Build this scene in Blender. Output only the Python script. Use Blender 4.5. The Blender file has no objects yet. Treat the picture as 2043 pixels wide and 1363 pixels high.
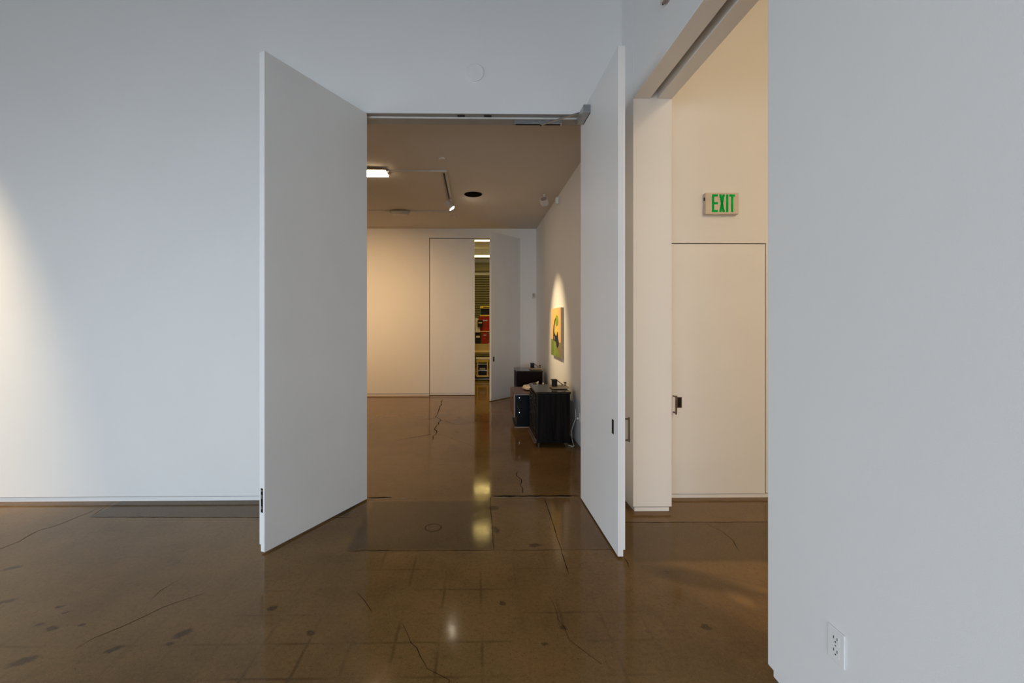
import bpy, bmesh, math, random
from mathutils import Vector, Matrix
random.seed(7)
SC = bpy.context.scene
COL = SC.collection
PI = math.pi

# ------------------------------------------------------------------ camera
cam = bpy.data.objects.new('camera', bpy.data.cameras.new('camera'))
COL.objects.link(cam)
cam.location = (0, 0, 1.69)
cam.rotation_euler = (PI / 2, 0, -math.radians(0.857))
cam.data.sensor_width = 36.0
cam.data.lens = 15.507
cam.data.shift_x = 0.0300
cam.data.shift_y = -0.0193
cam.data.clip_start = 0.05
SC.camera = cam

# ------------------------------------------------------------------ world, big lights, exposure
w = bpy.data.worlds.new('sky'); SC.world = w; w.use_nodes = True
bg = w.node_tree.nodes['Background']
bg.inputs[0].default_value = (0.62, 0.78, 1.0, 1); bg.inputs[1].default_value = 1.0
SC.view_settings.view_transform = 'Standard'
SC.view_settings.look = 'None'
SC.view_settings.exposure = 0.0
SC.view_settings.gamma = 1.0
SC.view_settings.use_curve_mapping = False
SC.cycles.diffuse_bounces = 6


def area(name, loc, rot, sx, sy, power, color, spread=180):
    L = bpy.data.lights.new(name, 'AREA'); L.shape = 'RECTANGLE'
    L.size = sx; L.size_y = sy; L.energy = power; L.color = color
    L.spread = math.radians(spread)
    o = bpy.data.objects.new(name, L); COL.objects.link(o)
    o.location = loc; o.rotation_euler = rot
    return o


def spot(name, loc, target, power, color, angle, blend, radius=0.03):
    L = bpy.data.lights.new(name, 'SPOT'); L.energy = power; L.color = color
    L.spot_size = math.radians(angle); L.spot_blend = blend; L.shadow_soft_size = radius
    o = bpy.data.objects.new(name, L); COL.objects.link(o)
    o.location = loc
    o.rotation_euler = (Vector(target) - Vector(loc)).to_track_quat('-Z', 'Y').to_euler()
    return o


COOL = (0.80, 0.90, 1.0)
WARM = (1.0, 0.64, 0.33)
# daylight entering through the glazed wall behind the camera
area('window_daylight', (-3.6, -6.7, 1.45), (PI / 2 - math.radians(24), 0, 0), 7.6, 2.5, 292, COOL, 124)
area('side_window_daylight', (-7.8, -2.0, 2.6), (PI / 2 - math.radians(30), 0, -PI / 2), 6.0, 2.8, 200, COOL, 124)
# wall washers of the front room (left of the frame)
spot('wall_wash', (-5.45, 2.2, 5.4), (-5.45, 4.19, 1.7), 1350, (1.0, 0.76, 0.46), 45, 1.0, 0.08)
# ceiling lights of the side room and of the gallery, left of the doorway
area('side_room_ceiling_light', (4.0, -1.5, 5.4), (0, 0, 0), 1.2, 1.2, 158, (1.0, 0.75, 0.48))
area('gallery_ceiling_light', (-3.4, 6.6, 3.7), (0, 0, 0), 1.2, 1.2, 7, WARM)
area('gallery_wall_washer', (-2.5, 7.1, 3.62), (math.radians(50), 0, 0), 1.6, 0.2, 32, WARM, 100)

# ------------------------------------------------------------------ materials
def new_mat(name):
    m = bpy.data.materials.new(name); m.use_nodes = True
    nt = m.node_tree
    return m, nt, nt.nodes['Principled BSDF']


def nd(nt, typ, **kw):
    n = nt.nodes.new(typ)
    for k, v in kw.items():
        if k == 'inp':
            for i, val in v.items():
                n.inputs[i].default_value = val
        else:
            setattr(n, k, v)
    return n


def mat(name, color, rough=0.5, metal=0.0, var=0.08, scale=8.0, bump=0.0, bscale=120.0, emit=None, estr=0.0,
        stretch=(1, 1, 1), spec=0.5):
    m, nt, b = new_mat(name)
    tc = nd(nt, 'ShaderNodeTexCoord')
    mp = nd(nt, 'ShaderNodeMapping'); mp.inputs['Scale'].default_value = stretch
    nt.links.new(tc.outputs['Object'], mp.inputs[0])
    nz = nd(nt, 'ShaderNodeTexNoise'); nz.inputs['Scale'].default_value = scale; nz.inputs['Detail'].default_value = 4
    nt.links.new(mp.outputs[0], nz.inputs[0])
    rp = nd(nt, 'ShaderNodeValToRGB')
    lo = [max(0, c * (1 - var)) for c in color]; hi = [min(1, c * (1 + var)) for c in color]
    rp.color_ramp.elements[0].position = 0.3; rp.color_ramp.elements[0].color = (*lo, 1)
    rp.color_ramp.elements[1].position = 0.7; rp.color_ramp.elements[1].color = (*hi, 1)
    nt.links.new(nz.outputs[0], rp.inputs[0]); nt.links.new(rp.outputs[0], b.inputs['Base Color'])
    b.inputs['Roughness'].default_value = rough; b.inputs['Metallic'].default_value = metal
    b.inputs['Specular IOR Level'].default_value = spec
    if bump:
        n2 = nd(nt, 'ShaderNodeTexNoise'); n2.inputs['Scale'].default_value = bscale; n2.inputs['Detail'].default_value = 3
        nt.links.new(mp.outputs[0], n2.inputs[0])
        bp = nd(nt, 'ShaderNodeBump'); bp.inputs['Strength'].default_value = bump; bp.inputs['Distance'].default_value = 0.002
        nt.links.new(n2.outputs[0], bp.inputs['Height']); nt.links.new(bp.outputs[0], b.inputs['Normal'])
    if emit:
        b.inputs['Emission Color'].default_value = (*emit, 1); b.inputs['Emission Strength'].default_value = estr
    return m


M = {}
M['wall'] = mat('wall_paint', (0.80, 0.80, 0.79), 0.62, var=0.015, scale=1.2, bump=0.18, bscale=260)
M['ceiling'] = mat('ceiling_paint', (0.74, 0.73, 0.71), 0.8, var=0.02, scale=1.0)
M['gallery_ceiling'] = mat('gallery_ceiling_paint', (0.66, 0.61, 0.54), 0.85, var=0.02, scale=1.0, spec=0.2)
M['dark_ceiling'] = mat('unseen_ceiling_dark', (0.09, 0.075, 0.06), 0.8, var=0.2, scale=3.0)  # unseen ceiling, tone made dark so the upper walls get less bounce
M['door'] = mat('door_paint', (0.80, 0.80, 0.79), 0.42, var=0.02, scale=2.0, bump=0.08, bscale=60)
M['frame'] = mat('frame_paint', (0.62, 0.61, 0.58), 0.5, var=0.05)
M['head'] = mat('soffit_shade_tone', (0.34, 0.33, 0.30), 0.5, var=0.08)  # dim soffit shade put into the colour of the added plates
M['gap'] = mat('dark_gap', (0.01, 0.009, 0.008), 0.9, spec=0.0)
M['steel'] = mat('brushed_steel', (0.50, 0.49, 0.47), 0.35, 1.0, var=0.1, scale=60, stretch=(1, 1, 0.05))
M['bronze'] = mat('dark_bronze_metal', (0.16, 0.12, 0.09), 0.4, 0.8, var=0.1)
M['alu'] = mat('satin_aluminium', (0.42, 0.43, 0.44), 0.33, 0.9, var=0.05, scale=40)
M['black'] = mat('black_plastic', (0.010, 0.010, 0.010), 0.5, spec=0.2)
M['white'] = mat('white_plastic', (0.80, 0.80, 0.79), 0.35, var=0.02)
M['beige'] = mat('beige_plastic', (0.62, 0.55, 0.45), 0.5, var=0.03)
M['green'] = mat('exit_green', (0.0, 0.22, 0.03), 0.5, var=0.35, scale=16, emit=(0.0, 0.5, 0.06), estr=0.22, spec=0.05)
M['ebony'] = mat('ebonised_wood', (0.0075, 0.0058, 0.005), 0.5, var=0.7, scale=30, stretch=(1, 1, 0.06), bump=0.15, bscale=40, spec=0.08)
M['ebony_top'] = mat('ebonised_top', (0.022, 0.017, 0.013), 0.2, var=0.3, scale=20, spec=0.35)
M['brown_black'] = mat('brown_black_wood', (0.007, 0.0035, 0.003), 0.5, var=0.4, scale=20, stretch=(1, 1, 0.1), spec=0.08)
M['rose'] = mat('rosewood', (0.13, 0.065, 0.045), 0.35, var=0.3, scale=12, stretch=(1, 0.1, 1))
M['mould'] = mat('worn_moulding', (0.09, 0.062, 0.05), 0.35, var=0.3, scale=20)
M['navy'] = mat('dark_blue_black_panel', (0.006, 0.008, 0.010), 0.25, var=0.2, spec=0.15)
M['trim'] = mat('pinkish_trim', (0.30, 0.23, 0.21), 0.4, var=0.1)
M['chrome'] = mat('chrome', (0.75, 0.75, 0.75), 0.15, 1.0, var=0.02)
M['oak'] = mat('pale_wood', (0.46, 0.33, 0.19), 0.45, var=0.2, scale=10, stretch=(0.2, 1, 1))
M['cream'] = mat('cream_base', (0.62, 0.50, 0.33), 0.45, var=0.08)
M['coil'] = mat('coil_metal', (0.25, 0.22, 0.19), 0.3, 0.8, var=0.2, scale=60)
M['cord'] = mat('white_cord', (0.7, 0.7, 0.68), 0.5, var=0.03)
M['canvas_edge'] = mat('canvas_edge', (0.42, 0.33, 0.21), 0.8, var=0.1, scale=20)
M['hill'] = mat('painted_green', (0.20, 0.27, 0.045), 0.6, var=0.3, scale=5)
M['ink'] = mat('painted_black', (0.016, 0.012, 0.014), 0.5, var=0.3)
M['lime'] = mat('painted_lime', (0.26, 0.36, 0.02), 0.6, var=0.15)
M['ochre'] = mat('painted_olive_brown', (0.26, 0.20, 0.07), 0.6, var=0.15)
M['pale'] = mat('painted_pale', (0.45, 0.40, 0.42), 0.6)
M['shutter'] = mat('shutter_steel', (0.13, 0.12, 0.065), 0.5, 0.2, var=0.1)
M['hood'] = mat('shutter_hood_paint', (0.20, 0.185, 0.09), 0.5, var=0.05)
M['red'] = mat('red_enamel', (0.27, 0.025, 0.010), 0.5, var=0.25, scale=9, spec=0.1)
M['yellow'] = mat('yellow_paint', (0.62, 0.42, 0.03), 0.5, var=0.12)
M['ply'] = mat('plywood', (0.40, 0.30, 0.13), 0.6, var=0.3, scale=10, stretch=(0.2, 1, 4))
M['pine'] = mat('pine_board', (0.70, 0.52, 0.22), 0.55, var=0.15, scale=6, stretch=(0.2, 1, 1))
M['greyrail'] = mat('grey_steel_rail', (0.33, 0.31, 0.28), 0.4, 0.5, var=0.1)
M['greenplastic'] = mat('green_plastic', (0.02, 0.16, 0.02), 0.5)
M['greyboard'] = mat('grey_white_board', (0.55, 0.50, 0.50), 0.6, var=0.1)
M['rubber'] = mat('black_rubber', (0.02, 0.02, 0.02), 0.7)
M['lamp_warm'] = mat('lit_diffuser', (0.9, 0.85, 0.75), 0.5, emit=(1.0, 0.78, 0.50), estr=26)
M['lamp_spot'] = mat('lit_reflector', (0.9, 0.85, 0.75), 0.5, emit=(1.0, 0.86, 0.66), estr=90)
M['lamp_tube'] = mat('lit_tube', (0.9, 0.85, 0.7), 0.5, emit=(1.0, 0.82, 0.36), estr=6)
M['fixture'] = mat('fixture_paint', (0.55, 0.52, 0.47), 0.5, var=0.05)
M['crack'] = mat('crack_fill', (0.016, 0.011, 0.007), 0.9, var=0.4, scale=60, spec=0.0)
M['joint'] = mat('joint_fill', (0.030, 0.021, 0.013), 0.9, var=0.4, scale=30, spec=0.0)
M['scuffed'] = mat('pale_grout_chips', (0.17, 0.125, 0.085), 0.35, var=0.4, scale=30)


def floor_material():
    m, nt, b = new_mat('polished_concrete')
    lk = nt.links.new
    tc = nd(nt, 'ShaderNodeTexCoord')
    wob = nd(nt, 'ShaderNodeTexNoise', inp={'Scale': 7.0, 'Detail': 4.0})
    lk(tc.outputs['Object'], wob.inputs[0])
    wc = nd(nt, 'ShaderNodeVectorMath', operation='SUBTRACT'); wc.inputs[1].default_value = (0.5, 0.5, 0.5)
    lk(wob.outputs['Color'], wc.inputs[0])

    def math_(op, a, b_=None, clamp=False):
        n = nd(nt, 'ShaderNodeMath', operation=op, use_clamp=clamp)
        for i, v in enumerate((a, b_)):
            if v is None: continue
            if isinstance(v, (int, float)): n.inputs[i].default_value = v
            else: lk(v, n.inputs[i])
        return n.outputs[0]

    def coords(warp):
        s = nd(nt, 'ShaderNodeVectorMath', operation='SCALE'); s.inputs['Scale'].default_value = warp
        lk(wc.outputs[0], s.inputs[0])
        a = nd(nt, 'ShaderNodeVectorMath', operation='ADD')
        lk(tc.outputs['Object'], a.inputs[0]); lk(s.outputs[0], a.inputs[1])
        return a.outputs[0]
    wf = nd(nt, 'ShaderNodeTexNoise', inp={'Scale': 34.0, 'Detail': 3.0}); lk(tc.outputs['Object'], wf.inputs[0])
    wfs = nd(nt, 'ShaderNodeVectorMath', operation='SUBTRACT'); wfs.inputs[1].default_value = (0.5, 0.5, 0.5); lk(wf.outputs['Color'], wfs.inputs[0])
    wfm = nd(nt, 'ShaderNodeVectorMath', operation='SCALE'); wfm.inputs['Scale'].default_value = 0.045; lk(wfs.outputs[0], wfm.inputs[0])
    wfa = nd(nt, 'ShaderNodeVectorMath', operation='ADD'); lk(tc.outputs['Object'], wfa.inputs[0]); lk(wfm.outputs[0], wfa.inputs[1])
    c_stain = wfa.outputs[0]
    c_small, c_big = coords(0.035), coords(0.25)

    def noise(scale, detail=5, rough=0.55, vec=None):
        n = nd(nt, 'ShaderNodeTexNoise', inp={'Scale': scale, 'Detail': float(detail), 'Roughness': rough})
        lk(vec or tc.outputs['Object'], n.inputs[0]); return n.outputs[0]

    def ramp(v, a, b_, lo=0.0, hi=1.0):
        n = nd(nt, 'ShaderNodeMapRange', interpolation_type='SMOOTHSTEP')
        n.inputs[1].default_value = a; n.inputs[2].default_value = b_
        n.inputs[3].default_value = lo; n.inputs[4].default_value = hi
        lk(v, n.inputs[0]); return n.outputs[0]

    def local(vec, x, y, sx, sy, rot=0.0):
        mp = nd(nt, 'ShaderNodeMapping', vector_type='TEXTURE')
        mp.inputs['Location'].default_value = (x, y, 0)
        mp.inputs['Rotation'].default_value = (0, 0, rot)
        mp.inputs['Scale'].default_value = (sx, sy, 1)
        lk(vec, mp.inputs[0])
        sp = nd(nt, 'ShaderNodeSeparateXYZ'); lk(mp.outputs[0], sp.inputs[0])
        return sp.outputs[0], sp.outputs[1]

    def ellipse(vec, x, y, sx, sy, rot=0.0, soft=0.35):
        u, v = local(vec, x, y, sx, sy, rot)
        r = math_('SQRT', math_('ADD', math_('MULTIPLY', u, u), math_('MULTIPLY', v, v)))
        return ramp(r, 1 - soft, 1 + soft, 1, 0)

    def rect(vec, x0, x1, y0, y1, soft=0.02, rot=0.0):
        hx, hy = (x1 - x0) / 2, (y1 - y0) / 2
        u, v = local(vec, (x0 + x1) / 2, (y0 + y1) / 2, 1, 1, rot)
        a = ramp(math_('SUBTRACT', math_('ABSOLUTE', u), hx), -soft, soft, 1, 0)
        c = ramp(math_('SUBTRACT', math_('ABSOLUTE', v), hy), -soft, soft, 1, 0)
        return math_('MULTIPLY', a, c)

    def mixc(fac, a, b_):
        n = nd(nt, 'ShaderNodeMix', data_type='RGBA')
        if isinstance(fac, (int, float)): n.inputs[0].default_value = fac
        else: lk(fac, n.inputs[0])
        for i, v in ((6, a), (7, b_)):
            if isinstance(v, tuple): n.inputs[i].default_value = (*v, 1)
            else: lk(v, n.inputs[i])
        return n.outputs[2]

    n1 = noise(0.75, 6, 0.6, c_big); n2 = noise(2.6, 6, 0.62); n3 = noise(140, 3, 0.7); n4 = noise(11, 6, 0.65)
    col = mixc(ramp(n1, 0.33, 0.67), (0.167, 0.092, 0.032), (0.211, 0.125, 0.045))
    col = mixc(ramp(n2, 0.40, 0.72, 0, 0.55), col, (0.244, 0.134, 0.046))
    col = mixc(ramp(n2, 0.42, 0.25, 0, 0.5), col, (0.091, 0.060, 0.025))
    col = mixc(ramp(n4, 0.52, 0.75, 0, 0.35), col, (0.103, 0.060, 0.024))
    n5 = noise(42, 8, 0.75)
    col = mixc(ramp(n5, 0.50, 0.68, 0, 0.45), col, (0.067, 0.042, 0.018))
    col = mixc(ramp(n5, 0.48, 0.32, 0, 0.40), col, (0.245, 0.158, 0.072))
    # cast slab in the doorway, a second one beside it, the trench strip along the wall, the slab of the side room
    for (x0, x1, y0, y1, c, f, soft) in ((-0.95, 0.14, 3.27, 4.16, (0.091, 0.060, 0.031), 0.80, 0.03),
                                         (0.65, 1.30, 3.26, 4.22, (0.127, 0.080, 0.041), 0.55, 0.03),
                                         (-3.33, -1.1, 3.85, 4.3, (0.077, 0.048, 0.020), 0.70, 0.015),
                                         (1.10, 5.0, 3.69, 4.3, (0.127, 0.078, 0.027), 0.55, 0.015),
                                         (1.12, 5.0, 3.08, 3.69, (0.091, 0.060, 0.024), 0.75, 0.03),
                                         (-0.95, 1.2, 4.17, 4.26, (0.222, 0.132, 0.050), 0.35, 0.02)):
        k = math_('MULTIPLY', rect(c_small, x0, x1, y0, y1, soft), f)
        k = math_('MULTIPLY', k, ramp(n2, 0.2, 0.5, 0.55, 1.0))
        col = mixc(k, col, c)
    # adhesive ghosts of old nine-inch tiles
    sp = nd(nt, 'ShaderNodeSeparateXYZ'); lk(coords(0.012), sp.inputs[0])
    def gridline(o, off):
        t = math_('FRACT', math_('ADD', math_('DIVIDE', math_('ADD', o, off), 0.2286), 0.5))
        return ramp(math_('ABSOLUTE', math_('SUBTRACT', t, 0.5)), 0.012, 0.055, 1, 0)
    g = math_('MAXIMUM', gridline(sp.outputs[0], 20 * 0.2286 + 0.19), gridline(sp.outputs[1], 20 * 0.2286 - 2.557 + 12 * 0.2286))
    area_ = math_('MAXIMUM', ellipse(c_big, -0.35, 2.45, 1.25, 0.85, 0, 0.3), ellipse(c_big, -1.9, 2.1, 0.9, 0.4, 0, 0.3))
    g = math_('MULTIPLY', math_('MULTIPLY', g, area_), ramp(noise(1.7, 3), 0.42, 0.64, 0.0, 0.55))
    col = mixc(g, col, (0.060, 0.034, 0.013))
    # stains and plugged anchor holes
    for (x, y, rx, ry, rot) in ((-3.166, 3.077, .055, .022, .5), (-2.828, 2.708, .05, .02, .5), (-2.462, 2.651, .03, .012, .5),
                                (-2.373, 2.604, .024, .010, .5), (-2.426, 2.499, .024, .014, .5), (-2.33, 2.465, .035, .018, .2),
                                (-2.188, 2.495, .022, .012, .5), (-1.581, 2.415, .045, .026, .7), (-1.60, 2.341, .024, .014, .2),
                                (-1.86, 2.302, .04, .016, .6), (-2.244, 2.231, .06, .028, .5), (-1.194, 2.618, .028, .024, 0),
                                (0.168, 2.644, .020, .018, 0), (0.492, 2.427, .020, .018, 0), (0.363, 2.308, .016, .012, 0),
                                (0.458, 3.328, .045, .026, 0), (-0.893, 2.408, .022, .02, 0), (0.173, 3.996, .05, .045, .4),
                                (0.167, 3.582, .03, .06, .3), (1.30, 2.96, .02, .02, 0), (1.28, 2.42, .03, .02, 0)):
        col = mixc(math_('MULTIPLY', ellipse(c_stain, x, y, rx, ry, rot), 0.7), col, (0.044, 0.026, 0.012))
    # worn, paler area by the side opening
    for (x, y, rx, ry, rot, c, f) in ((1.72, 2.80, .16, .04, -.5, (0.326, 0.197, 0.073), .55), (1.62, 2.68, .05, .10, .3, (0.326, 0.197, 0.073), .5),
                                      (1.45, 2.88, .35, .10, -.45, (0.074, 0.046, 0.017), .7),
                                      (0.9, 4.0, .07, .28, .25, (0.192, 0.090, 0.036), .5)):
        col = mixc(math_('MULTIPLY', ellipse(c_small, x, y, rx, ry, rot, 0.5), f), col, c)
    col = mixc(ramp(n3, 0.55, 0.72, 0, 0.5), col, (0.326, 0.205, 0.080))
    col = mixc(ramp(n3, 0.45, 0.30, 0, 0.5), col, (0.068, 0.038, 0.015))
    lk(col, b.inputs['Base Color'])
    rgh = math_('ADD', ramp(n2, 0.3, 0.7, 0.07, 0.11), ramp(n4, 0.4, 0.7, 0.0, 0.03))
    lk(rgh, b.inputs['Roughness'])
    b.inputs['Specular IOR Level'].default_value = 0.15
    bp = nd(nt, 'ShaderNodeBump', inp={'Strength': 0.05, 'Distance': 0.004})
    lk(n4, bp.inputs['Height']); lk(bp.outputs[0], b.inputs['Normal'])
    return m


def canvas_material():
    m, nt, b = new_mat('painted_sunset')
    tc = nd(nt, 'ShaderNodeTexCoord')
    mp = nd(nt, 'ShaderNodeMapping', vector_type='TEXTURE')
    mp.inputs['Location'].default_value = (0, -0.02, 0.0); mp.inputs['Scale'].default_value = (1, 0.38, 0.60)
    nt.links.new(tc.outputs['Object'], mp.inputs[0])
    ln = nd(nt, 'ShaderNodeVectorMath', operation='LENGTH'); nt.links.new(mp.outputs[0], ln.inputs[0])
    rp = nd(nt, 'ShaderNodeValToRGB')
    rp.color_ramp.elements[0].color = (0.86, 0.62, 0.10, 1); rp.color_ramp.elements[0].position = 0.15
    rp.color_ramp.elements[1].color = (0.80, 0.50, 0.22, 1); rp.color_ramp.elements[1].position = 1.0
    nt.links.new(ln.outputs['Value'], rp.inputs[0]); nt.links.new(rp.outputs[0], b.inputs['Base Color'])
    b.inputs['Roughness'].default_value = 0.6
    return m


def glass_material():
    m, nt, b = new_mat('window_glass')
    nt.nodes.remove(b)
    t = nd(nt, 'ShaderNodeBsdfTransparent'); g = nd(nt, 'ShaderNodeBsdfGlossy'); g.inputs['Roughness'].default_value = 0.02
    mx = nd(nt, 'ShaderNodeMixShader'); fr = nd(nt, 'ShaderNodeFresnel'); fr.inputs[0].default_value = 1.45
    nt.links.new(fr.outputs[0], mx.inputs[0]); nt.links.new(t.outputs[0], mx.inputs[1]); nt.links.new(g.outputs[0], mx.inputs[2])
    nt.links.new(mx.outputs[0], nt.nodes['Material Output'].inputs[0])
    return m


M['floor'] = floor_material()
M['canvas'] = canvas_material()
M['glass'] = glass_material()


# ------------------------------------------------------------------ mesh helpers
class MB:
    def __init__(s): s.bm = bmesh.new()

    def box(s, x0, x1, y0, y1, z0, z1):
        v = [s.bm.verts.new((x, y, z)) for z in (z0, z1) for y in (y0, y1) for x in (x0, x1)]
        for f in ((0, 2, 3, 1), (4, 5, 7, 6), (0, 1, 5, 4), (2, 6, 7, 3), (0, 4, 6, 2), (1, 3, 7, 5)):
            s.bm.faces.new([v[i] for i in f])
        return s

    def prism(s, pts, axis, a, b):
        """polygon (2-D) extruded along an axis from a to b; axis x: pts=(y,z); y: pts=(x,z); z: pts=(x,y)"""
        def P(p, t):
            return {'x': (t, p[0], p[1]), 'y': (p[0], t, p[1]), 'z': (p[0], p[1], t)}[axis]
        v0 = [s.bm.verts.new(P(p, a)) for p in pts]; v1 = [s.bm.verts.new(P(p, b)) for p in pts]
        n = len(pts)
        s.bm.faces.new(v0); s.bm.faces.new(list(reversed(v1)))
        for i in range(n):
            s.bm.faces.new((v0[i], v1[i], v1[(i + 1) % n], v0[(i + 1) % n]))
        bmesh.ops.recalc_face_normals(s.bm, faces=s.bm.faces[:])
        return s

    def cyl(s, p, q, r0, r1=None, n=20):
        r1 = r0 if r1 is None else r1
        p, q = Vector(p), Vector(q); d = (q - p).normalized()
        a = d.orthogonal().normalized(); b = d.cross(a)
        A = [s.bm.verts.new(p + (a * math.cos(t) + b * math.sin(t)) * r0) for t in [2 * PI * i / n for i in range(n)]]
        B = [s.bm.verts.new(q + (a * math.cos(t) + b * math.sin(t)) * r1) for t in [2 * PI * i / n for i in range(n)]]
        s.bm.faces.new(list(reversed(A))); s.bm.faces.new(B)
        for i in range(n):
            s.bm.faces.new((A[i], A[(i + 1) % n], B[(i + 1) % n], B[i]))
        return s

    def tube(s, pts, r, n=8):
        pts = [Vector(p) for p in pts]; rings = []
        up = Vector((0, 0, 1))
        for i, p in enumerate(pts):
            d = (pts[min(i + 1, len(pts) - 1)] - pts[max(i - 1, 0)]).normalized()
            a = d.cross(up)
            if a.length < 1e-3: a = d.cross(Vector((1, 0, 0)))
            a.normalize(); b = d.cross(a)
            rings.append([s.bm.verts.new(p + (a * math.cos(2 * PI * k / n) + b * math.sin(2 * PI * k / n)) * r) for k in range(n)])
        for A, B in zip(rings, rings[1:]):
            for k in range(n):
                s.bm.faces.new((A[k], A[(k + 1) % n], B[(k + 1) % n], B[k]))
        s.bm.faces.new(list(reversed(rings[0]))); s.bm.faces.new(rings[-1])
        bmesh.ops.recalc_face_normals(s.bm, faces=s.bm.faces[:])
        return s

    def lathe(s, prof, n=32, center=(0, 0, 0), axis='z', caps=True):
        c = Vector(center); rings = []
        for r, h in prof:
            ring = []
            for k in range(n):
                t = 2 * PI * k / n
                o = Vector((r * math.cos(t), r * math.sin(t), h))
                if axis == 'y': o = Vector((o.x, -o.z, o.y))
                if axis == 'x': o = Vector((-o.z, o.x, o.y))
                ring.append(s.bm.verts.new(c + o))
            rings.append(ring)
        for A, B in zip(rings, rings[1:]):
            for k in range(n):
                s.bm.faces.new((A[k], A[(k + 1) % n], B[(k + 1) % n], B[k]))
        if caps: s.bm.faces.new(rings[0]); s.bm.faces.new(rings[-1])
        bmesh.ops.recalc_face_normals(s.bm, faces=s.bm.faces[:])
        return s

    def ribbon(s, pts, width, z0=0.0001, z1=0.0006):
        pts = [Vector((p[0], p[1])) for p in pts]; L = []; R = []
        for i, p in enumerate(pts):
            d = (pts[min(i + 1, len(pts) - 1)] - pts[max(i - 1, 0)]).normalized(); nrm = Vector((-d.y, d.x))
            wv = width * (0.55 + 0.9 * random.random()) * (0.35 if i in (0, len(pts) - 1) else 1)
            L.append(p + nrm * wv / 2); R.append(p - nrm * wv / 2)
        vl = [s.bm.verts.new((p.x, p.y, z1)) for p in L]; vr = [s.bm.verts.new((p.x, p.y, z1)) for p in R]
        for i in range(len(pts) - 1):
            s.bm.faces.new((vr[i], vr[i + 1], vl[i + 1], vl[i]))
        return s

    def build(s, name, m, parent=None, bevel=0.0, smooth=False, seg=2):
        me = bpy.data.meshes.new(name)
        s.bm.to_mesh(me); s.bm.free()
        me.materials.append(M[m] if isinstance(m, str) else m)
        if smooth:
            for p in me.polygons: p.use_smooth = True
        o = bpy.data.objects.new(name, me); COL.objects.link(o)
        if parent is not None: o.parent = parent
        if bevel:
            b = o.modifiers.new('bevel', 'BEVEL'); b.width = bevel; b.segments = seg; b.limit_method = 'ANGLE'
        if smooth:
            try:
                me.set_sharp_from_angle(angle=math.radians(40))
            except Exception:
                pass
        return o


def tag(o, label, cat, group=None, kind=None):
    o['label'] = label; o['category'] = cat
    if group: o['group'] = group
    if kind: o['kind'] = kind
    return o


def struct(o, label, cat):
    return tag(o, label, cat, kind='structure')


def thing(name, label, cat, loc=(0, 0, 0), rz=0.0, group=None, kind=None):
    o = bpy.data.objects.new(name, None); COL.objects.link(o)
    o.location = loc; o.rotation_euler = (0, 0, rz); o.empty_display_size = 0.1
    return tag(o, label, cat, group, kind)


# ------------------------------------------------------------------ the setting
YW, TW = 4.19, 0.20            # main wall: front face and thickness
YB = YW + TW
XR, XR2 = 1.405, 1.75          # right wall of the front room: faces
H_DOOR = 3.66
YG = 10.10                     # back wall of the gallery
XG = 1.412                     # right wall of the gallery
ZG = 3.82                      # gallery ceiling
BASE = 0.048                   # height of the recessed base
REC = 0.016

floor = struct(MB().box(-8.2, 6.2, -7.2, 16.8, -0.12, 0.0).build('floor', 'floor'),
               'polished brown concrete floor with old patches, stains and cracks', 'floor')


def wallbox(mb, x0, x1, y0, y1, z1, fx0=0, fx1=0, fy0=0, fy1=0, z0=0.0):
    """wall block standing on a recessed base; f.. = 1 where that side shows the recess"""
    if z0 == 0.0:
        mb.box(x0 + REC * fx0, x1 - REC * fx1, y0 + REC * fy0, y1 - REC * fy1, 0, BASE - 0.010)
        k = REC + 0.03
        mb.box(x0 + k * fx0, x1 - k * fx1, y0 + k * fy0, y1 - k * fy1, BASE - 0.010, BASE)
        mb.box(x0, x1, y0, y1, BASE, z1)
    else:
        mb.box(x0, x1, y0, y1, z0, z1)


AX0, AX1, AZ = 1.855, 2.795, 2.445     # opening of the side-room door
b = MB()
wallbox(b, -8.2, -1.07, YW, YB, 5.6, fy0=1, fy1=1)
b.box(-1.07, 1.07, YW, YW + 0.07, 3.668, 5.6)
b.box(-1.07, 1.07, YW + 0.07, YB, 3.652, 5.6)
wallbox(b, 1.07, AX0, YW, YB, 5.6, fy0=1)
b.box(AX0, AX1, YW, YB, AZ, 5.6)
wallbox(b, AX1, 6.2, YW, YB, 5.6, fy0=1)
wall_back = struct(b.build('wall_back', 'wall'), 'tall white wall with the wide double doorway and recessed base', 'wall')
# door frame head: two strike plates, added plates darkened for soffit shade, thin stop line
for x in (-0.13, 0.125):
    MB().box(x - 0.036, x + 0.036, YW + 0.022, YW + 0.052, 3.660, 3.665).build('strike_plate', 'black', wall_back)
MB().box(-1.07, 1.07, YW + 0.003, YW + 0.066, 3.664, 3.6685).build('soffit_shade_plate', 'head', wall_back)
MB().box(-1.07, 1.07, YW + 0.071, YB - .002, 3.648, 3.653).build('soffit_shade_plate', 'head', wall_back)
MB().box(-1.02, 1.02, YW + 0.066, YW + 0.0705, 3.650, 3.668).build('door_stop', 'frame', wall_back)

b = MB()
wallbox(b, XR, XR2, -7.0, 2.095, 5.6, fx0=1, fx1=1, fy1=1)
wallbox(b, XR, XR2, 3.89, YW, 5.6, fx0=1, fx1=1, fy0=1)
b.box(XR, 1.553, 2.095, 3.89, 3.667, 5.6)
b.box(1.62, XR2, 2.095, 3.89, 3.667, 5.6)
b.box(1.553, 1.62, 2.095, 3.89, 3.80, 5.6)
wall_right = struct(b.build('wall_right', 'wall', bevel=0.004), 'thick white side wall with tall opening and slotted header', 'wall')
MB().box(1.555, 1.618, 2.1, 3.885, 3.785, 3.799).build('sliding_door_track', 'bronze', wall_right)

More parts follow.
